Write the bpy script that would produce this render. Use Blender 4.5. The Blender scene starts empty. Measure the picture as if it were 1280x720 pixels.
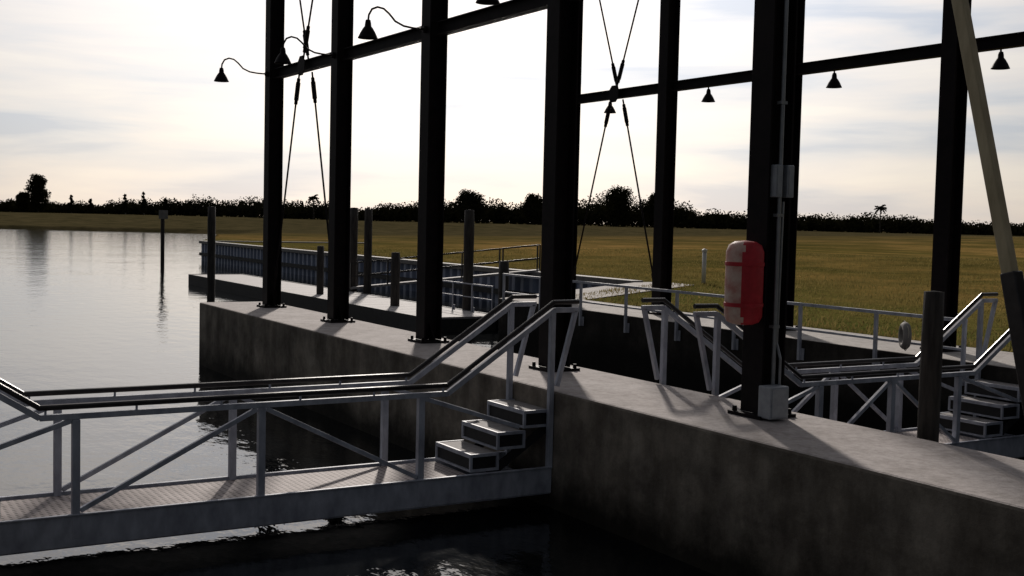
import bpy, math, random
from mathutils import Vector, Matrix, noise
random.seed(7)
S=bpy.context.scene
COL=S.collection
rad=math.radians

# ------------------------------------------------------------ materials
def new_mat(name):
    m=bpy.data.materials.new(name); m.use_nodes=True
    nt=m.node_tree
    return m,nt,nt.nodes["Principled BSDF"]
def N(nt,t,**k):
    n=nt.nodes.new(t)
    for a,b in k.items(): setattr(n,a,b)
    return n
def ramp(nt,fac,stops):
    r=N(nt,"ShaderNodeValToRGB")
    e=r.color_ramp.elements
    e[0].position,e[0].color=stops[0][0],(*stops[0][1],1)
    e[1].position,e[1].color=stops[-1][0],(*stops[-1][1],1)
    for p,c in stops[1:-1]:
        x=e.new(p); x.color=(*c,1)
    nt.links.new(fac,r.inputs[0]); return r.outputs[0]
def noise_n(nt,scale,detail=6,rough=.6,mapscale=None,coord="Object"):
    tc=N(nt,"ShaderNodeTexCoord"); out=tc.outputs[coord]
    if mapscale:
        mp=N(nt,"ShaderNodeMapping"); mp.inputs["Scale"].default_value=mapscale
        nt.links.new(out,mp.inputs[0]); out=mp.outputs[0]
    n=N(nt,"ShaderNodeTexNoise"); n.inputs["Scale"].default_value=scale
    n.inputs["Detail"].default_value=detail; n.inputs["Roughness"].default_value=rough
    nt.links.new(out,n.inputs["Vector"]); return n.outputs["Fac"]
def bump(nt,b,h,strength=.3,dist=.02):
    bn=N(nt,"ShaderNodeBump"); bn.inputs["Strength"].default_value=strength; bn.inputs["Distance"].default_value=dist
    nt.links.new(h,bn.inputs["Height"]); nt.links.new(bn.outputs[0],b.inputs["Normal"])
def mixc(nt,fac,a,b,mode="MIX"):
    m=N(nt,"ShaderNodeMix",data_type="RGBA",blend_type=mode)
    for s,v in ((0,fac),(6,a),(7,b)):
        if hasattr(v,"links"): nt.links.new(v,m.inputs[s])
        elif s==0: m.inputs[0].default_value=v
        else: m.inputs[s].default_value=(*v,1)
    return m.outputs[2]
def simple(name,c1,c2,rough=.6,metal=0,scale=6,mapscale=None,bs=.2,bd=.01,spec=.5):
    m,nt,b=new_mat(name)
    f=noise_n(nt,scale,mapscale=mapscale)
    col=ramp(nt,f,[(.3,c1),(.7,c2)])
    nt.links.new(col,b.inputs["Base Color"])
    b.inputs["Roughness"].default_value=rough; b.inputs["Metallic"].default_value=metal
    b.inputs["Specular IOR Level"].default_value=spec
    bump(nt,b,f,bs,bd)
    return m

M_STEEL=simple("black_painted_steel",(.004,.003,.004),(.014,.009,.01),.65,scale=4,spec=.12)
M_WHITE=simple("weathered_white_aluminium",(.27,.28,.33),(.52,.54,.6),.6,.0,scale=7,mapscale=(1,1,.5),spec=.3)
M_RAIL=simple("dark_handrail",(.015,.012,.012),(.04,.034,.034),.35,.3,scale=8)
M_WOOD=simple("weathered_piling",(.015,.012,.011),(.07,.06,.052),.85,scale=6,mapscale=(3,3,.35),bs=.7,bd=.03)
M_GREYBOX=simple("galvanised_box",(.25,.27,.3),(.37,.39,.42),.5,.2,scale=9)
M_CONDUIT=simple("conduit",(.2,.21,.22),(.3,.31,.33),.4,.5,scale=9)
M_RED=simple("red_canvas",(.38,.01,.018),(.58,.02,.035),.6,scale=9)
M_RINGW=simple("faded_white_vinyl",(.5,.13,.1),(.74,.6,.5),.6,scale=7)
M_TAN=simple("tan_pole",(.36,.29,.17),(.58,.49,.31),.6,scale=5,mapscale=(2,2,.4))
M_POST=simple("white_post",(.5,.5,.48),(.7,.7,.68),.6)
M_DOCK=simple("dock_planks",(.22,.2,.2),(.38,.36,.35),.8,scale=5,mapscale=(6,.5,1))
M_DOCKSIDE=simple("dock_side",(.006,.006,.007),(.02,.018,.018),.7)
M_CAP=simple("cap_timber",(.16,.15,.14),(.28,.26,.24),.8,scale=4)
M_BARK=simple("bark",(.02,.016,.012),(.05,.04,.03),.9)
M_ROPE=simple("rope",(.3,.28,.22),(.5,.46,.38),.9)

def concrete(name,lo,hi,top_lo,top_hi,tide=-.95):
    m,nt,b=new_mat(name)
    f1=noise_n(nt,.9,8,.65); f2=noise_n(nt,14,5,.7); f3=noise_n(nt,1.4,6,.6,mapscale=(1.6,1.6,.3)); f4=noise_n(nt,3.2,7,.7)
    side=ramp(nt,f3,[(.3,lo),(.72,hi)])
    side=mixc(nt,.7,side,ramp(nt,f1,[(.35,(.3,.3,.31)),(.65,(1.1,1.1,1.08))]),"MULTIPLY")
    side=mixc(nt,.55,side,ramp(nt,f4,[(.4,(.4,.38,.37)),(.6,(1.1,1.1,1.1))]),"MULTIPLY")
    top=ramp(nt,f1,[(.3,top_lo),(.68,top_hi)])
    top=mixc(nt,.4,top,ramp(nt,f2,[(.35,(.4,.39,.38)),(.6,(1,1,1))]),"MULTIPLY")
    top=mixc(nt,.5,top,ramp(nt,f4,[(.38,(.5,.48,.45)),(.55,(1,1,1))]),"MULTIPLY")
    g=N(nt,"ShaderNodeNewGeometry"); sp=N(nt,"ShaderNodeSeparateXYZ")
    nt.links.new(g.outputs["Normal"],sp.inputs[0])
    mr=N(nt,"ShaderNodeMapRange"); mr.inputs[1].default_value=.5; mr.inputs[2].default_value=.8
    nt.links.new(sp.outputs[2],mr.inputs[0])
    tc=N(nt,"ShaderNodeTexCoord"); s2=N(nt,"ShaderNodeSeparateXYZ"); nt.links.new(tc.outputs["Object"],s2.inputs[0])
    ad=N(nt,"ShaderNodeMath",operation="MULTIPLY_ADD"); ad.inputs[1].default_value=.8
    nt.links.new(f1,ad.inputs[0]); nt.links.new(s2.outputs[2],ad.inputs[2])
    mr2=N(nt,"ShaderNodeMapRange"); mr2.inputs[1].default_value=tide+.15; mr2.inputs[2].default_value=tide+.6
    nt.links.new(ad.outputs[0],mr2.inputs[0])
    side=mixc(nt,mr2.outputs[0],mixc(nt,1.0,side,(.13,.13,.12),"MULTIPLY"),side)
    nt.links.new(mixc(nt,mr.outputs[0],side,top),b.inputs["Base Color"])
    b.inputs["Roughness"].default_value=.88; b.inputs["Specular IOR Level"].default_value=.2
    h=N(nt,"ShaderNodeMath",operation="ADD"); nt.links.new(f1,h.inputs[0]); nt.links.new(f2,h.inputs[1])
    bump(nt,b,h.outputs[0],.4,.02)
    return m
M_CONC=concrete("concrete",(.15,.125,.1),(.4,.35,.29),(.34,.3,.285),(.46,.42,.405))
M_CONC2=concrete("dark_sided_concrete",(.02,.018,.016),(.07,.062,.055),(.36,.33,.31),(.46,.43,.4),tide=-.6)  # seawall concrete: pale top, side faces much darker than the pier wall's

m,nt,b=new_mat("perforated_deck"); M_DECK=m
tc=N(nt,"ShaderNodeTexCoord"); v=N(nt,"ShaderNodeTexVoronoi"); v.inputs["Scale"].default_value=15; v.inputs["Randomness"].default_value=0
nt.links.new(tc.outputs["Object"],v.inputs["Vector"])
f=noise_n(nt,3,5)
base=ramp(nt,f,[(.3,(.3,.255,.24)),(.7,(.46,.4,.385))])
hole=ramp(nt,v.outputs["Distance"],[(.28,(.08,.075,.07)),(.36,(1,1,1))])
nt.links.new(mixc(nt,.85,base,hole,"MULTIPLY"),b.inputs["Base Color"]); b.inputs["Roughness"].default_value=.75; b.inputs["Metallic"].default_value=.0
b.inputs["Specular IOR Level"].default_value=.25
bump(nt,b,v.outputs["Distance"],.4,.01)
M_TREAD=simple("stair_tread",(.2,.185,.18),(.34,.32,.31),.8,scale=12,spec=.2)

M_VINYL=simple("vinyl_sheet_piling",(.22,.25,.35),(.38,.42,.54),.5,scale=2,mapscale=(1,1,.5))

m,nt,b=new_mat("water"); M_WATER=m
b.inputs["Base Color"].default_value=(.005,.006,.007,1); b.inputs["Roughness"].default_value=.04
b.inputs["IOR"].default_value=1.37
f1=noise_n(nt,1.3,4,.55,mapscale=(1,1.6,1)); f2=noise_n(nt,.16,3,.5)
h=N(nt,"ShaderNodeMath",operation="MULTIPLY_ADD"); h.inputs[1].default_value=1.6
nt.links.new(f2,h.inputs[0]); nt.links.new(f1,h.inputs[2])
bump(nt,b,h.outputs[0],.13,.12)

m,nt,b=new_mat("grass_ground"); M_GRASS=m
f1=noise_n(nt,.045,6,.6); f2=noise_n(nt,3.0,8,.75); f3=noise_n(nt,.25,6,.65); f5=noise_n(nt,.03,5,.6,mapscale=(1,2.5,1))
dry=ramp(nt,f1,[(.32,(.13,.115,.045)),(.5,(.25,.18,.072)),(.68,(.33,.225,.1))])
dry=mixc(nt,.6,dry,ramp(nt,f2,[(.3,(.4,.38,.35)),(.65,(1.15,1.1,1.0))]),"MULTIPLY")
dry=mixc(nt,.8,dry,ramp(nt,f3,[(.35,(.45,.52,.42)),(.65,(1.2,1.12,1.0))]),"MULTIPLY")
dry=mixc(nt,.8,dry,ramp(nt,f5,[(.38,(.45,.56,.4)),(.6,(1.2,1.1,1.0))]),"MULTIPLY")
green=ramp(nt,f2,[(.3,(.045,.055,.015)),(.7,(.14,.145,.038))])
marsh=ramp(nt,f3,[(.3,(.035,.032,.015)),(.7,(.1,.08,.04))])
tc=N(nt,"ShaderNodeTexCoord"); sp=N(nt,"ShaderNodeSeparateXYZ"); nt.links.new(tc.outputs["Object"],sp.inputs[0])
a=N(nt,"ShaderNodeMath",operation="MULTIPLY_ADD"); a.inputs[1].default_value=26; nt.links.new(f1,a.inputs[0]); nt.links.new(sp.outputs[1],a.inputs[2])
mr=N(nt,"ShaderNodeMapRange"); mr.inputs[1].default_value=20; mr.inputs[2].default_value=36; nt.links.new(a.outputs[0],mr.inputs[0])
c=mixc(nt,mr.outputs[0],green,dry)
mr=N(nt,"ShaderNodeMapRange"); mr.inputs[1].default_value=-130; mr.inputs[2].default_value=-40; nt.links.new(sp.outputs[0],mr.inputs[0])
c=mixc(nt,mr.outputs[0],marsh,c)
nt.links.new(c,b.inputs["Base Color"]); b.inputs["Roughness"].default_value=1; b.inputs["Specular IOR Level"].default_value=0
bump(nt,b,f2,.8,.12)

def leafmat(name,c1,c2,trans):
    m,nt,b=new_mat(name)
    oi=noise_n(nt,.6,3)
    col=ramp(nt,oi,[(.3,c1),(.7,c2)])
    nt.links.new(col,b.inputs["Base Color"]); b.inputs["Roughness"].default_value=1; b.inputs["Specular IOR Level"].default_value=0
    t=N(nt,"ShaderNodeBsdfTranslucent"); nt.links.new(col,t.inputs[0])
    mx=N(nt,"ShaderNodeMixShader"); mx.inputs[0].default_value=trans
    out=[n for n in nt.nodes if n.type=="OUTPUT_MATERIAL"][0]
    nt.links.new(b.outputs[0],mx.inputs[1]); nt.links.new(t.outputs[0],mx.inputs[2]); nt.links.new(mx.outputs[0],out.inputs[0])
    return m
M_LEAF=leafmat("foliage",(.014,.015,.007),(.038,.034,.016),.05)
M_BLADE=leafmat("grass_blades",(.09,.085,.025),(.26,.195,.07),.4)

# ------------------------------------------------------------ mesh builder
class MB:
    def __init__(s): s.v=[];s.f=[];s.mi=[]
    def add(s,vs,fs,mi=0):
        o=len(s.v); s.v+= [tuple(x) for x in vs]; s.f+=[tuple(i+o for i in f) for f in fs]; s.mi+=[mi]*len(fs)
    def box(s,x0,x1,y0,y1,z0,z1,mi=0):
        vs=[(x0,y0,z0),(x1,y0,z0),(x1,y1,z0),(x0,y1,z0),(x0,y0,z1),(x1,y0,z1),(x1,y1,z1),(x0,y1,z1)]
        s.add(vs,[(0,3,2,1),(4,5,6,7),(0,1,5,4),(1,2,6,5),(2,3,7,6),(3,0,4,7)],mi)
    def beam(s,p0,p1,w,h,mi=0,up=(0,0,1)):
        p0=Vector(p0);p1=Vector(p1);d=(p1-p0).normalized();u=Vector(up)
        if abs(d.dot(u))>.98:u=Vector((1,0,0))
        a=d.cross(u).normalized()*w/2; c=a.normalized().cross(d)*h/2
        vs=[p+sx*a+sy*c for p in(p0,p1) for sx,sy in((-1,-1),(1,-1),(1,1),(-1,1))]
        s.add(vs,[(0,1,2,3),(7,6,5,4),(0,4,5,1),(1,5,6,2),(2,6,7,3),(3,7,4,0)],mi)
    def tube(s,pts,r,n=8,mi=0,r1=None):
        pts=[Vector(p) for p in pts]; rings=[]
        k=len(pts); prev=None
        for i,p in enumerate(pts):
            d=(pts[min(i+1,k-1)]-pts[max(i-1,0)]).normalized()
            u=prev if prev else (Vector((0,0,1)) if abs(d.z)<.9 else Vector((1,0,0)))
            a=(u-d*u.dot(d)).normalized(); prev=a; c=d.cross(a)
            rr=r if r1 is None else r+(r1-r)*i/(k-1)
            rings.append([p+a*rr*math.cos(t*2*math.pi/n)+c*rr*math.sin(t*2*math.pi/n) for t in range(n)])
        vs=[q for R in rings for q in R]; fs=[]
        for i in range(k-1):
            for j in range(n): fs.append((i*n+j,i*n+(j+1)%n,(i+1)*n+(j+1)%n,(i+1)*n+j))
        fs.append(tuple(range(n))[::-1]); fs.append(tuple(range((k-1)*n,k*n)))
        s.add(vs,fs,mi)
    def lathe(s,prof,cx,cy,n=20,mi=0,mifun=None):
        vs=[(cx+r*math.cos(t*2*math.pi/n),cy+r*math.sin(t*2*math.pi/n),z) for r,z in prof for t in range(n)]
        o=len(s.v); s.v+=vs
        for i in range(len(prof)-1):
            for j in range(n):
                s.f.append((o+i*n+j,o+i*n+(j+1)%n,o+(i+1)*n+(j+1)%n,o+(i+1)*n+j))
                s.mi.append(mifun(i,(j+.5)*math.tau/n) if mifun else mi)
    def obj(s,name,mats,parent=None,bevel=0,smooth=False,**props):
        me=bpy.data.meshes.new(name); me.from_pydata(s.v,[],s.f)
        if not isinstance(mats,(list,tuple)): mats=[mats]
        for m in mats: me.materials.append(m)
        for p,i in zip(me.polygons,s.mi): p.material_index=i; p.use_smooth=smooth
        me.update()
        o=bpy.data.objects.new(name,me); COL.objects.link(o)
        if parent: o.parent=parent
        if bevel:
            bv=o.modifiers.new("bevel","BEVEL"); bv.width=bevel; bv.segments=2; bv.limit_method="ANGLE"
        for k,v in props.items(): o[k]=v
        return o
def empty(name,loc=(0,0,0),**props):
    o=bpy.data.objects.new(name,None); COL.objects.link(o); o.location=loc; o.empty_display_size=.3
    for k,v in props.items(): o[k]=v
    return o
def copy_thing(root,loc,rotz=None,scale=None,**props):
    r=root.copy(); COL.objects.link(r); r.location=loc
    if rotz is not None: r.rotation_euler=(0,0,rotz)
    if scale: r.scale=scale
    for k,v in props.items(): r[k]=v
    for c in root.children:
        d=c.copy(); COL.objects.link(d); d.parent=r
    return r

SP=3.64; ROW2=7.3; WATER=-1.335
XS1=[0,3.58,7.24,10.85,14.73,18.35]
XS2=[SP*k for k in range(6)]

# ------------------------------------------------------------ ground
def sst(a,b,x):
    t=max(0,min(1,(x-a)/(b-a))); return t*t*(3-2*t)
def ymin(X):
    if X>=-1.5: return 7.0
    if X>=-7.6: return 7.0+(-1.5-X)/6.1*8.6
    if X>=-57: return 15.12
    if X>=-170: return 15.12+(-57-X)*.33+ .8*noise.noise(Vector((X*.12,3,0)))
    return 52.4+1.69*(X+170)+3*noise.noise(Vector((X*.08,3,0)))
def land_z(X,Y):
    d=Y-ymin(X)
    w=sst(-190,-75,X)
    und=noise.noise(Vector((X*.03,Y*.03,1)))
    f=-.03+1.45*sst(12,150,d)+.12*und*sst(3,20,d)+.5*math.exp(-((d-30-.15*X)/9)**2)*sst(-60,0,X)
    mz=-1.55+.75*sst(0,6,d)+1.7*sst(15,220,d)+.15*und
    return mz*(1-w)+f*w
def build_ground():
    xs=[]; x=-1300.
    while x<700:
        xs.append(x); ax=abs(x+10)
        x+= 1.6 if ax<60 else (5 if ax<300 else 25)
    xs+= [-57.01,-57,-7.6,-1.5]; xs=sorted(set(xs))
    ts=[0,.0001]+[1200*(i/70)**2.6 for i in range(2,71)]
    vs=[];fs=[]
    for X in xs:
        for j,t in enumerate(ts):
            Y=ymin(X)+t
            z=-3.2 if j==0 else land_z(X,Y)
            vs.append((X,Y,z))
    n=len(ts)
    for i in range(len(xs)-1):
        for j in range(n-1):
            fs.append((i*n+j,(i+1)*n+j,(i+1)*n+j+1,i*n+j+1))
    mb=MB(); mb.add(vs,fs); return mb.obj("grass_field",M_GRASS,smooth=True,kind="structure")
build_ground()
mb=MB(); mb.add([(-1500,-1500,WATER),(900,-1500,WATER),(900,1500,WATER),(-1500,1500,WATER)],[(0,1,2,3)])
mb.obj("water",M_WATER,kind="structure")
mb=MB(); mb.add([(-1500,-1500,-3.3),(900,-1500,-3.3),(900,1500,-3.3),(-1500,1500,-3.3)],[(0,1,2,3)])
mb.obj("ground",M_BARK,kind="structure")

# ------------------------------------------------------------ concrete walls
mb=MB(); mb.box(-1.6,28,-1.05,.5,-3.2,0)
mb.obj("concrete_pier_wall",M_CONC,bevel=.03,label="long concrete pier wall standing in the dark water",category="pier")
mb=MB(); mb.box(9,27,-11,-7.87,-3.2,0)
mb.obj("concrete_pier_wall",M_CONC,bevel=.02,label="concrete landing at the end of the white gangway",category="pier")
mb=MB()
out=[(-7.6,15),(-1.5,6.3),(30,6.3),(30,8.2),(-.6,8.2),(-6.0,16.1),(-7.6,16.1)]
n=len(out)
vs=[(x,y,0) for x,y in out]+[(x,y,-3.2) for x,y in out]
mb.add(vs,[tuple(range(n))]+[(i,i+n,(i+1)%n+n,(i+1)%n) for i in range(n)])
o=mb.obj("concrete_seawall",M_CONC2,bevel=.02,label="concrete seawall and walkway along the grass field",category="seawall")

# ------------------------------------------------------------ columns
def column(X,Y,label):
    e=empty("steel_column",(X,Y,0),label=label,category="column",group="black steel columns on the pier")
    mb=MB(); w=.15;t=.022
    mb.box(-w,w,-w,-w+t,.04,9.4); mb.box(-w,w,w-t,w,.04,9.4); mb.box(-.009,.009,-w+t,w-t,.04,9.4)
    mb.obj("shaft",M_STEEL,e,bevel=.004)
    mb=MB(); mb.box(-.24,.24,-.24,.24,.0,.035)
    for sx in(-1,1):
        for sy in(-1,1): mb.lathe([(.001,.085),(.022,.085),(.026,.035)],sx*.19,sy*.19,8)
        mb.add([(sx*.23,-.008,.035),(sx*.02,-.008,.035),(sx*.02,-.008,.3),(sx*.23,.008,.035),(sx*.02,.008,.035),(sx*.02,.008,.3)],[(0,1,2),(5,4,3),(0,2,5,3)])
    mb.obj("base_plate",M_STEEL,e)
    return e
c0=column(0,0,"tall black steel column bolted to the concrete pier wall")
for k in range(1,6):
    copy_thing(c0,(XS1[k],0,0))
for k in range(0,6):
    copy_thing(c0,(XS2[k],ROW2,0),label="tall black steel column bolted to the seawall walkway")

for Y,L,XS in((0,"pier wall",XS1),(ROW2,"seawall",XS2)):
    for k in range(5):
        mb=MB(); x0=XS[k]+.15;x1=XS[k+1]-.15
        z=4.77
        mb.box(x0,x1,Y-.075,Y+.075,z+.085,z+.1); mb.box(x0,x1,Y-.075,Y+.075,z-.1,z-.085); mb.box(x0,x1,Y-.006,Y+.006,z-.085,z+.085)
        mb.obj("steel_beam",M_STEEL,label="black steel beam spanning two columns above the "+L,category="beam",group="black steel beams between the columns")
    mb=MB(); mb.box(-.3,XS[5]+.3,Y-.1,Y+.1,9.41,9.62)
    mb.obj("steel_beam",M_STEEL,label="black top beam running across column heads above the "+L,category="beam",group="black steel beams between the columns")

def brace():
    e=empty("cross_brace",(SP/2,0,4.77),label="slender black rod cross brace between two columns",category="brace",group="rod cross braces")
    for sx in(-1,1):
        for sz in(-1,1):
            mb=MB()
            a=Vector((sx*.1,-.09*sx*sz,sz*.12)); b2=Vector((sx*(SP/2-.17),-.0,sz*4.4))
            mb.tube([a,b2],.019,8)
            d=(b2-a).normalized()
            mb.tube([a+d*.12,a+d*.2,a+d*.55,a+d*.63],.036,8)
            mb.tube([a+d*.2,a+d*.55],.045,6)
            mb.tube([b2-d*.5,b2-d*.25],.036,8)
            mb.obj("brace_rod",M_STEEL,e)
    mb=MB(); 
    n=8; vs=[(.2*math.cos(t*math.tau/n+.39),y,.2*math.sin(t*math.tau/n+.39)) for y in(-.1,-.085) for t in range(n)]
    mb.add(vs,[tuple(range(n)),tuple(range(n,2*n))[::-1]]+[(i,(i+1)%n,(i+1)%n+n,i+n) for i in range(n)])
    mb.obj("hub_plate",M_STEEL,e)
    return e
b0=brace(); b0.location=(XS1[1]/2,0,4.77); copy_thing(b0,(SP/2,ROW2,4.77))

def lamp():
    e=empty("gooseneck_lamp",(0,-.16,4.77),label="black gooseneck barn lamp mounted on a steel column",category="lamp",group="gooseneck lamps along the frame")
    pts=[(0,0,0),(0,-.2,0),(0,-.36,.015),(0,-.5,.07),(0,-.6,.17),(0,-.69,.235),(0,-.79,.25),(0,-.88,.21),(0,-.93,.12),(0,-.94,.03)]
    mb=MB(); mb.tube(pts,.016,8); mb.tube([(0,.01,0),(0,-.03,0)],.055,12)
    mb.obj("lamp_arm",M_STEEL,e,smooth=True)
    mb=MB(); mb.lathe([(.001,.05),(.035,.045),(.045,.0),(.05,-.05),(.075,-.08),(.11,-.14),(.145,-.215),(.15,-.225),(.142,-.222),(.1,-.14),(.04,-.07),(.001,-.06)],0,-.94,20)
    mb.obj("lamp_shade",M_STEEL,e,smooth=True)
    mb=MB(); mb.lathe([(.001,-.08),(.025,-.09),(.04,-.13),(.03,-.17),(.001,-.185)],0,-.94,12)
    mb.obj("bulb",M_GREYBOX,e,smooth=True)
    return e
l0=lamp()
for k in range(1,5): copy_thing(l0,(XS1[k],-.16,4.77))
for k in range(0,5): copy_thing(l0,(XS2[k],ROW2+.16,4.77),rotz=math.pi)

# ------------------------------------------------------------ gangways
def gangway(xa,xb,y0,sg,L,label):
    e=empty("gangway",((xa+xb)/2,y0,0),label=label,category="gangway",group="white metal gangways")
    hw=(xb-xa)/2; D=-.88; T=1.02
    P=lambda x,s,z:(x,sg*s,z)
    def bx(mb,x0,x1,s0,s1,z0,z1,mi=0):
        a,b_=sorted((sg*s0,sg*s1)); mb.box(x0,x1,a,b_,z0,z1,mi)
    mb=MB(); bx(mb,-hw+.04,hw-.04,T+.02,L-T-.02,D-.04,D)
    mb.obj("deck",M_DECK,e)
    mb=MB()
    for sx in(-1,1):
        x=sx*(hw-.0)
        bx(mb,x-.012,x+.012,.02,L-.02,D-.27,D+.012)
        a,b_=sorted((x,x-sx*.07))
        bx(mb,a,b_,.02,L-.02,D-.285,D-.27)
        bx(mb,x-.03 if sx<0 else x-.012, x+.012 if sx<0 else x+.03,.02,L-.02,D+.012,D+.028)
    s=.3
    while s<L: bx(mb,-hw+.012,hw-.012,s,s+.06,D-.2,D-.05); s+=.9
    bx(mb,-hw+.012,hw-.012,.03,L-.03,D-.262,D-.25)
    mb.obj("side_beam",M_WHITE,e,bevel=.004)
    for end in(0,1):
        mb=MB(); mt=MB(); mk=MB()
        for i in range(3):
            s0=.0+.335*i; z=-.22*(i+1); dep=.36; h=.19
            a,b_=(s0,s0+dep) if end==0 else (L-s0-dep,L-s0)
            x0,x1=-hw+.07,hw-.07
            bx(mt,x0+.02,x1-.02,a+.02,b_-.02,z-.03,z)
            f=.028
            for xx in(x0,x1):
                bx(mb,xx-f/2,xx+f/2,a,b_,z-f,z+.006)
                bx(mb,xx-f/2,xx+f/2,a,b_,z-h,z-h+f)
                bx(mb,xx-f/2,xx+f/2,a,a+f,z-h+f,z-f); bx(mb,xx-f/2,xx+f/2,b_-f,b_,z-h+f,z-f)
            q=(b_-f,b_) if end==0 else (a,a+f)
            bx(mb,x0+f/2,x1-f/2,q[0],q[1],z-f-.01,z+.006); bx(mb,x0+f/2,x1-f/2,q[0],q[1],z-h,z-h+.022)
            q=(b_-.03,b_-.02) if end==0 else (a+.02,a+.03)
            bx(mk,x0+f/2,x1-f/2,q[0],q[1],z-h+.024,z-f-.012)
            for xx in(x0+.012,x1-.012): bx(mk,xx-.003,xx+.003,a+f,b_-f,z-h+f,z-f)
        for sx in(-1,1):
            x=sx*(hw-.11)
            mk.beam(P(x,.02 if end==0 else L-.02,-.42),P(x,T-.25 if end==0 else L-T+.25,D-.03),.02,.1)
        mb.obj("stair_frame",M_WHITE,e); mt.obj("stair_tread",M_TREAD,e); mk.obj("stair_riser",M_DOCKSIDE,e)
    R=.13
    mid=L/2; ps=[1.66,mid,L-1.66]
    for sx in(-1,1):
        x=sx*(hw-.02)
        mb=MB()
        prof=[(-.30,1.0),(.02,1.0),(1.35,R),(L-1.35,R),(L-.02,1.0),(L+.30,1.0)]
        q=[P(x,s,z-.09) for s,z in prof]
        for a,b_ in zip(q[:-1],q[1:]): mb.beam(a,b_,.05,.055)
        for s in ps: mb.beam(P(x,s,D-.2),P(x,s,R-.12),.07,.07)
        w=.045
        bot=D+.05; top=R-.13
        mb.beam(P(x,ps[0]+.04,bot),P(x,mid-.05,top),w,w)
        mb.beam(P(x,ps[2]-.04,bot),P(x,mid+.05,top),w,w)
        for s_in,s_out,z_out in((ps[0]-.04,.45,-.38),(ps[2]+.04,L-.45,-.38)):
            mb.beam(P(x,s_in,top),P(x,s_out,z_out),w,w)
        for s in(.04,L-.04):
            mb.beam(P(x,s,D),P(x,s,.9),.06,.06)
        for s,t_ in((-.27,-.04),(L+.27,L+.04)):
            mb.beam(P(x,s,.9),P(x,t_,.05),.05,.05)
        s=1.4
        while s<L-1.35:
            mb.beam(P(x,s,R-.07),P(x,s,R-.01),.02,.02); s+=.8
        mb.obj("railing",M_WHITE,e,bevel=.004)
        mb=MB(); mb.tube([P(x,s,z) for s,z in prof],.028,10)
        mb.obj("handrail",M_RAIL,e)
    return e
gangway(11.55,12.5,-1.05,-1,6.8,"white metal gangway with truss railings and steps up to the pier")
gangway(12.4,13.4,.5,1,5.8,"white metal gangway crossing the slip to the seawall")

def rail_seg(x0,x1,y,top,bot,label,step=1.5,kind="safety_railing",r=.05):
    e=empty(kind,(x0,y,0),label=label,category="railing")
    mb=MB(); mb.beam((0,0,top),(x1-x0,0,top),r,r)
    mb.obj("rail",M_WHITE,e)
    mb=MB(); mb.beam((0,0,(top+bot)/2+.05),(x1-x0,0,(top+bot)/2+.05),r*.7,r*.7)
    mb.obj("rail",M_WHITE,e)
    n=int((x1-x0)/step); 
    for i in range(n+1):
        mb=MB(); xx=.03+i*(x1-x0-.06)/n
        mb.beam((xx,0,bot),(xx,0,top-r/2),r,r); mb.box(xx-.08,xx+.08,.03,.045,bot,bot+.2)
        mb.obj("rail_post",M_WHITE,e)
    return e
rail_seg(-1.2,12.2,6.24,.6,-.35,"white metal railing along the edge of the seawall")
rail_seg(13.6,20,6.24,.6,-.35,"white metal railing along the seawall beside the steps")

# ------------------------------------------------------------ column gear
C4=XS1[4]
e=empty("electrical_box",(C4+.27,-.1,0),label="grey electrical box and conduit at the column base",category="electrical box")
mb=MB(); mb.box(-.09,.09,-.12,.12,.02,.34); mb.obj("box_body",M_GREYBOX,e,bevel=.012)
mb=MB(); mb.box(.09,.1,-.105,.105,.04,.32); mb.obj("box_lid",M_GREYBOX,e,bevel=.004)
mb=MB(); mb.tube([(-.08,.06,.34),(-.08,.06,9.2)],.021,10)
for z in [.9+i*1.1 for i in range(8)]: mb.box(-.12,-.055,.02,.1,z,z+.03)
mb.tube([(-.03,.1,.34),(-.03,.1,.6),(-.09,.1,.75),(-.09,.12,2.15)],.014,8)
mb.obj("conduit",M_CONDUIT,e,smooth=False)
for xx,yy,n_ in((.175,-.075,0),(.175,.075,1)):
    e2=empty("switch_box",(C4+xx,yy,2.35),label="small pale switch box fixed to a black column",category="switch box",group="switch boxes on the column")
    mb=MB(); mb.box(-.045,.045,-.045,.045,-.16,.16); mb.obj("box_body",M_GREYBOX,e2,bevel=.01)
    mb=MB(); mb.box(.046,.052,-.03,.03,-.13,.13); mb.obj("box_lid",M_GREYBOX,e2)

e=empty("rescue_float",(C4+.05,-.335,.93),label="upright red and faded white rescue float strapped to a column",category="rescue float")
R=.185
prof=[(.001,0),(R*.55,.006),(R*.85,.03),(R,.085),(R*1.01,.4),(R,.72),(R*.86,.785),(R*.55,.82),(.001,.83)]
mb=MB()
ang_left=math.atan2(-.86,-.51)
mb.lathe(prof,0,0,36,mifun=lambda i,t:(0 if (math.cos(t-ang_left)>.3+.1*math.sin(i*2.1) and i<7) else 1))
mb.obj("float_body",[M_RINGW,M_RED],e,smooth=True)
for z in(.2,.6):
    mb=MB()
    mb.lathe([(R*1.0,z-.02),(R*1.045,z-.018),(R*1.045,z+.018),(R*1.0,z+.02)],0,0,36)
    mb.obj("strap",M_RED,e,smooth=False)
mb=MB(); mb.box(-.06,.06,.15,.184,.1,.74); mb.obj("bracket",M_STEEL,e)

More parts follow.
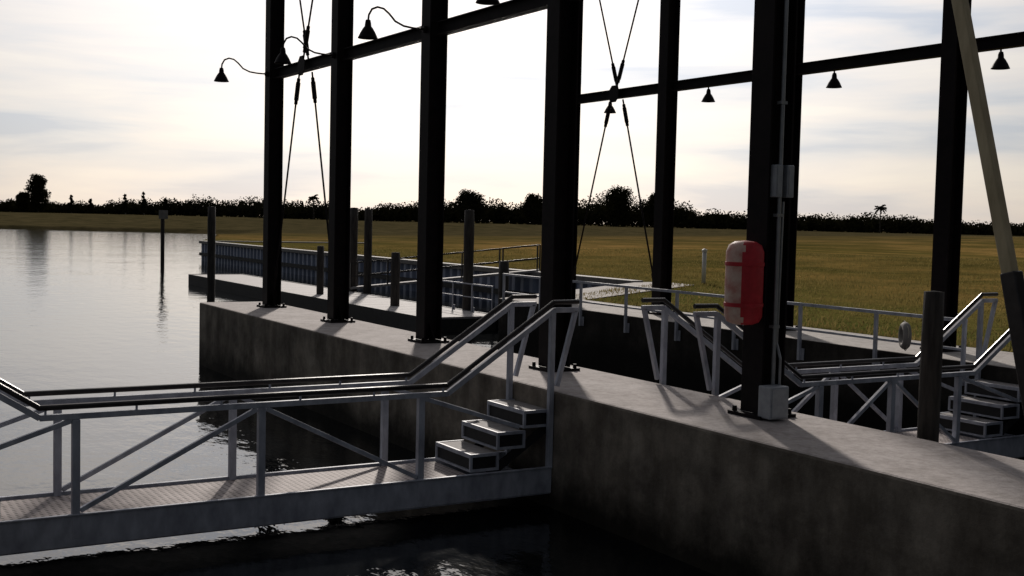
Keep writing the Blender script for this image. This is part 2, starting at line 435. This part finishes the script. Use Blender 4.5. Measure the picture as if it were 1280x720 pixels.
def life_ring(loc,R,r,label):
    e=empty("life_ring",loc,label=label,category="life ring"); e.rotation_euler=(0,0,rad(-35))
    mb=MB(); A=36;B=12; vs=[]
    for i in range(A):
        t=i*math.tau/A
        for j in range(B):
            p=j*math.tau/B; q=R+r*math.cos(p)
            vs.append((q*math.cos(t),r*1.05*math.sin(p),q*math.sin(t)))
            mb.f.append((i*B+j,((i+1)%A)*B+j,((i+1)%A)*B+(j+1)%B,i*B+(j+1)%B)); mb.mi.append(0)
    mb.v=vs; mb.obj("ring",M_CAP,e,smooth=True)
    mb=MB(); pts=[((R+r+.02*math.sin(4*t))*math.cos(t),0,(R+r+.02*math.sin(4*t))*math.sin(t)) for t in [i*math.tau/32 for i in range(33)]]
    mb.tube(pts,.007,6); mb.obj("grab_rope",M_ROPE,e)
life_ring((11.25,6.05,.3),.15,.06,"plain pale life ring hung on the seawall railing")

e=empty("leaning_pole",(18.3,-.45,0),label="tan pole leaning against the steel frame from the pier",category="pole")
mb=MB(); mb.beam((0,0,0),(-1.75,0,6.5),.085,.1); mb.obj("pole_shaft",M_TAN,e,bevel=.01)
mb=MB(); mb.beam((-.02,.0,.02),(-.42,0,1.6),.11,.13); mb.obj("pole_sleeve",M_RAIL,e,bevel=.01)

# ------------------------------------------------------------ pilings
def piling(X,Y,top,r,label,group="weathered timber pilings"):
    mb=MB(); n=14
    zs=[-3.2+(top+3.2)*i/10 for i in range(11)]
    pr=[(r*(1+.06*noise.noise(Vector((X,z,1)))),z) for z in zs]
    pr[-1]=(r*.93,top)
    mb.lathe(pr+[(.001,top+.01)],0,0,n)
    o=mb.obj("timber_piling",M_WOOD,smooth=True,label=label,category="piling",group=group); o.location=(X,Y,0)
    return o
piling(16.15,.78,1.33,.1,"short weathered timber piling standing beside the pier wall")
for X,Y,t,r in((-18.5,4.2,2.15,.14),(-18.3,9.6,2.25,.15),(-17.3,9.75,2.2,.15),(-8.8,9.4,2.2,.16)):
    piling(X,Y,t,r,"tall dark timber piling beside the floating dock")
for X,Y,t,r in((-16.6,7.6,.83,.13),(-10.9,7.9,.8,.15),(-6.6,9.4,.7,.15)):
    piling(X,Y,t,r,"short grey timber piling standing in the water")

e=empty("channel_marker",(-52,11,0),label="channel marker post with small white sign in the water",category="marker")
mb=MB(); mb.tube([(0,0,-3.2),(0,0,2.0)],.12,10); mb.obj("marker_post",M_WOOD,e)
mb=MB(); mb.box(.14,.17,-.28,.28,1.5,2.05); mb.obj("sign_board",M_CAP,e)

e=empty("marker_post",(-7.0,17.3,land_z(-8,17)),label="slim white post standing in the grass",category="post")
mb=MB(); mb.tube([(0,0,-.1),(0,0,1.05)],.07,12); mb.obj("post_shaft",M_POST,e,smooth=True)
mb=MB(); mb.lathe([(.09,1.05),(.09,1.12),(.001,1.17)],0,0,12); mb.obj("post_cap",M_POST,e)

# ------------------------------------------------------------ bulkhead
e=empty("bulkhead",(-57,15,0),label="pale corrugated sheet pile bulkhead with timber cap",category="bulkhead")
mb=MB(); x=0; pts=[]
while x<49.2:
    pts+=[(x,0),(x+.22,0),(x+.32,.2),(x+.54,.2)]; x+=.64
pts.append((49.4,0))
pts=[(0,12),(0,6)]+pts
vs=[]
for a,b_ in pts: vs+=[(a,b_-.1,-3.2),(a,b_-.1,-.12)]
mb.add(vs,[(2*i,2*i+2,2*i+3,2*i+1) for i in range(len(pts)-1)])
mb.obj("sheet_panels",M_VINYL,e)
mb=MB(); mb.box(-.15,49.5,-.25,.2,-.14,.05); mb.box(-.15,.2,.2,12,-.14,.05)
mb.obj("cap",M_CAP,e,bevel=.02)
mb=MB(); mb.box(0,49.4,-.26,-.12,-.95,-.75); mb.obj("waler",M_DOCKSIDE,e)

# floating dock
e=empty("floating_dock",(-30.5,6.8,0),label="long floating dock with dark sides beside the bulkhead",category="dock")
mb=MB(); DZ=-.9
i=0
while i<24: 
    mb.box(i,i+.97,0,2.4,DZ-.06,DZ); i+=1
mb.obj("dock_deck",M_DOCK,e)
mb=MB(); mb.box(.02,23.95,.03,2.37,-1.65,DZ-.062); mb.box(-.08,24.05,-.08,0,-1.4,DZ+.02); mb.box(-.08,24.05,2.4,2.48,-1.4,DZ+.02); mb.box(-.12,-.03,0,2.4,-1.4,DZ+.02)
mb.obj("dock_float",M_DOCKSIDE,e,bevel=.02)

e=empty("access_ramp",(-14,12.2,0),label="grey access ramp with railings from bulkhead to dock",category="ramp")
A0=Vector((-4.2,-2.6,DZ+.12)); A1=Vector((0,3.0,.07))
mb=MB(); mb.beam(A0,A1,1.1,.08); mb.obj("ramp_deck",M_DOCK,e)
dd=(A1-A0); dd.z=0; dd.normalize()
for s in(-1,1):
    a=Vector((dd.y,-dd.x,0))*s*.52
    mb=MB()
    for h in(.45,.95): mb.beam(A0+a+Vector((0,0,h)),A1+a+Vector((0,0,h)),.05,.05)
    for t in range(6):
        p=A0.lerp(A1,t/5)+a; mb.beam(p,p+Vector((0,0,.95)),.045,.045)
    mb.obj("railing",M_RAIL,e)
rail_seg(-10.5,-6.7,9.1,-.05,-.95,"thin white railing on the floating dock",step=1.1,r=.035)

# ------------------------------------------------------------ grass blades
def blades():
    mb=MB(); cnt=0
    vs=[];fs=[]
    while cnt<56000:
        X=random.uniform(-45,13); d=(random.random()**1.7)*34
        Y=max(ymin(X)+.1,8.25 if X>-1 else ymin(X)+1.0)+d
        rx,ry=X-23.7,Y+8.28
        z=-.86*rx+.51*ry; r=.51*rx+.86*ry
        if z<5 or abs(r/z)>.47: continue
        zz=land_z(X,Y); hgt=random.uniform(.04,.1)*(1+1.6*max(0,noise.noise(Vector((X*.3,Y*.3,0)))))
        a=random.uniform(0,math.tau); w=random.uniform(.01,.022)
        lx,ly=random.gauss(0,.04),random.gauss(0,.04)
        o=len(vs); vs+=[(X-w*math.cos(a),Y-w*math.sin(a),zz-.01),(X+w*math.cos(a),Y+w*math.sin(a),zz-.01),(X+lx,Y+ly,zz+hgt)]
        fs.append((o,o+1,o+2)); cnt+=1
    mb.add(vs,fs); mb.obj("grass_tufts",M_BLADE,kind="stuff",label="dry golden grass tufts covering the field",category="grass")
blades()

# ------------------------------------------------------------ trees
CX,CY=23.7,-8.28
def cam2w(r,z): return (CX+.51*r-.86*z, CY+.86*r+.51*z)
def leaves(mb_v,mb_f,c,R,n,size):
    for _ in range(n):
        while True:
            p=Vector((random.uniform(-1,1),random.uniform(-1,1),random.uniform(-1,1)))
            if p.length<1: break
        p=Vector((p.x*R[0],p.y*R[1],p.z*R[2]))+Vector(c)
        a=Vector((random.gauss(0,1),random.gauss(0,1),random.gauss(0,1))).normalized()
        b_=a.orthogonal().normalized(); s=size*random.uniform(.5,1.3)
        o=len(mb_v); mb_v+= [tuple(p+a*s),tuple(p+b_*s*.6),tuple(p-a*s*.8),tuple(p-b_*s*.55)]
        mb_f.append((o,o+1,o+2,o+3))
hts=[(-300,5),(0,4.4),(100,3.8),(200,5.2),(240,7.0),(300,7.2),(340,6.0),(470,5.2),(480,6.5),(560,8),(600,8.5),(640,7),(700,8.5),(745,10.5),(800,11.5),(830,10.5),(860,7.8),(930,6.2),(1000,5.8),(1100,6.3),(1170,5.2),(1240,4.8),(1300,5),(1700,6)]
def hgt(px):
    for (a,ha),(b_,hb) in zip(hts[:-1],hts[1:]):
        if a<=px<=b_: return ha+(hb-ha)*(px-a)/(b_-a)
    return 5
vs=[];fs=[]
px=-260
while px<1560:
    for row in range(3):
        z=355+row*9+random.uniform(-5,5)+ (25 if px<330 else 0); r=(px-640)/1490*z
        X,Y=cam2w(r,z); g=land_z(X,Y)
        h=hgt(px)*random.uniform(.7,.98)*(1+.5*noise.noise(Vector((px*.035,row*.4,0))))
        leaves(vs,fs,(X,Y,g+h*.5),(random.uniform(2,3.4),2.5,h*.5),120,.36)
        leaves(vs,fs,(X,Y,g+h*.36),(3.0,2.2,h*.36),40,.8)
    px+=random.uniform(5,8)
mb=MB(); mb.add(vs,fs); mb.obj("distant_woodland",M_LEAF,kind="stuff",label="dark distant woodland along the edge of the field",category="woodland")

def tree(px,z,h,w,kindname,label,trunk_frac=.35):
    r=(px-640)/1490*z; X,Y=cam2w(r,z); g=land_z(X,Y)
    e=empty(kindname,(X,Y,g-.1),label=label,category="tree",group="trees standing above the woodland")
    mb=MB(); mb.tube([(0,0,0),(.1,0,h*.3),(-.05,.05,h*.6),(0,0,h*.9)],.25,8,r1=.06)
    lv=[];lf=[]
    if kindname=="palm_tree":
        for i in range(20):
            a=i*math.tau/20+random.random()*.3; L=w*.45; el=random.uniform(-.2,1.5)
            for k in range(8):
                t=(k+1)/8; q=(math.cos(a)*L*t,math.sin(a)*L*t,h*.9+L*(el*t-.75*t*t))
                leaves(lv,lf,q,(.16,.16,.16),5,.26)
    else:
        nc=26 if w>3 else 6
        for i in range(nc):
            a=i*2.4+random.random(); t=trunk_frac+(1-trunk_frac)*(i+.5)/nc
            rr=w*.5*(1.1-abs(t-.58)*1.7)*random.uniform(.15,.7)
            if kindname=="cypress_tree": rr*=.45
            q=(math.cos(a)*rr,math.sin(a)*rr,h*t*.93)
            mb.tube([(0,0,h*t*.7),q],.09,5,r1=.03)
            s=w*.24*(1.15-.45*t) if kindname!="cypress_tree" else w*.33*(1.2-t)
            leaves(lv,lf,q,(s,s,s*.85),190,.28)
            leaves(lv,lf,q,(s*.6,s*.6,s*.5),30,.6)
    mb.obj("trunk",M_BARK,e)
    mc=MB(); mc.add(lv,lf); mc.obj("crown",M_LEAF,e)
tree(46,360,11.8,9,"broadleaf_tree","tall dark tree rising above the far shore",.15)
tree(28,362,6.2,6,"broadleaf_tree","dark rounded tree on the far shore",.2)
for px_,h_ in((88,6.2),(155,6.8),(178,7.6),(112,5.0),(205,5.6)):
    tree(px_,365,h_,2.8,"cypress_tree","narrow pointed tree on the far shore",.15)
tree(390,345,6.8,3.4,"palm_tree","small palm tree on the field edge")
tree(1097,342,7.9,3.6,"palm_tree","fan-headed palm tree above the woodland")
tree(770,345,11.2,14,"broadleaf_tree","broad dark tree standing at the wood edge",.2)
tree(585,345,9.2,12,"broadleaf_tree","rounded dark tree standing at the wood edge",.2)
tree(665,345,8.6,10,"broadleaf_tree","rounded dark tree standing at the wood edge",.2)
tree(820,348,9.8,11,"broadleaf_tree","broad dark tree standing at the wood edge",.2)

# ------------------------------------------------------------ light + sky
SUN_EL=24; TH=rad(152)
tos=Vector((math.cos(TH)*math.cos(rad(SUN_EL)),math.sin(TH)*math.cos(rad(SUN_EL)),math.sin(rad(SUN_EL))))
sd=bpy.data.lights.new("sun","SUN"); sd.energy=3.5; sd.angle=rad(2.5); sd.color=(1,.92,.84)
so=bpy.data.objects.new("sun",sd); COL.objects.link(so); so.rotation_euler=(-tos).to_track_quat("-Z","Y").to_euler(); so.location=(0,0,40)
w=bpy.data.worlds.new("World"); S.world=w; w.use_nodes=True; nt=w.node_tree; nt.nodes.clear()
sky=N(nt,"ShaderNodeTexSky",sky_type="NISHITA"); sky.sun_disc=False; sky.sun_elevation=rad(SUN_EL); sky.sun_rotation=math.atan2(tos.x,tos.y)%math.tau
bg1=N(nt,"ShaderNodeBackground"); bg1.inputs[1].default_value=.012; nt.links.new(sky.outputs[0],bg1.inputs[0])
tc=N(nt,"ShaderNodeTexCoord"); nrm=N(nt,"ShaderNodeVectorMath",operation="NORMALIZE"); nt.links.new(tc.outputs["Generated"],nrm.inputs[0])
dp=N(nt,"ShaderNodeVectorMath",operation="DOT_PRODUCT"); dp.inputs[1].default_value=tuple(tos); nt.links.new(nrm.outputs[0],dp.inputs[0])
mr=N(nt,"ShaderNodeMapRange"); mr.inputs[1].default_value=-1; mr.inputs[2].default_value=1; nt.links.new(dp.outputs["Value"],mr.inputs[0])
inten=ramp(nt,mr.outputs[0],[(0,(.045,)*3),(.5,(.065,)*3),(.8,(.18,)*3),(.91,(.46,)*3),(.935,(.58,)*3),(.955,(.72,)*3),(.975,(.92,)*3),(1,(1.05,)*3)])
mp=N(nt,"ShaderNodeMapping"); mp.inputs["Scale"].default_value=(1.1,1.1,9.5); mp.inputs["Location"].default_value=(.35,.1,.2); nt.links.new(nrm.outputs[0],mp.inputs[0])
nz=N(nt,"ShaderNodeTexNoise"); nz.inputs["Scale"].default_value=3.6; nz.inputs["Detail"].default_value=7; nz.inputs["Roughness"].default_value=.5; nz.inputs["Distortion"].default_value=.3; nt.links.new(mp.outputs[0],nz.inputs["Vector"])
cc=ramp(nt,nz.outputs["Fac"],[(.36,(.7,.75,.86)),(.46,(.92,.91,.94)),(.54,(1.04,.98,.96)),(.64,(1.15,1.07,1.0))])
cm=mixc(nt,1.0,cc,inten,"MULTIPLY")
bg2=N(nt,"ShaderNodeBackground"); bg2.inputs[1].default_value=1.0; nt.links.new(cm,bg2.inputs[0])
ad=N(nt,"ShaderNodeAddShader"); nt.links.new(bg1.outputs[0],ad.inputs[0]); nt.links.new(bg2.outputs[0],ad.inputs[1])
wo=N(nt,"ShaderNodeOutputWorld"); nt.links.new(ad.outputs[0],wo.inputs[0])

# ------------------------------------------------------------ camera
cd=bpy.data.cameras.new("camera"); cam=bpy.data.objects.new("camera",cd); COL.objects.link(cam); S.camera=cam
cd.sensor_width=36; cd.lens=36*1490/1280; cd.clip_end=5000; cd.clip_start=.1
fh=Vector((-.86,.51,0)).normalized(); p=rad(3.23)
F=(fh*math.cos(p)+Vector((0,0,-math.sin(p)))).normalized()
Rv=F.cross(Vector((0,0,1))).normalized(); U=Rv.cross(F)
a=rad(1.35); R2=Rv*math.cos(a)+U*math.sin(a); U2=U*math.cos(a)-Rv*math.sin(a)
Mx=Matrix((R2,U2,-F)).transposed().to_4x4(); Mx.translation=Vector((CX,CY,1.9)); cam.matrix_world=Mx
S.view_settings.view_transform="Standard"; S.view_settings.look="None"; S.view_settings.exposure=0
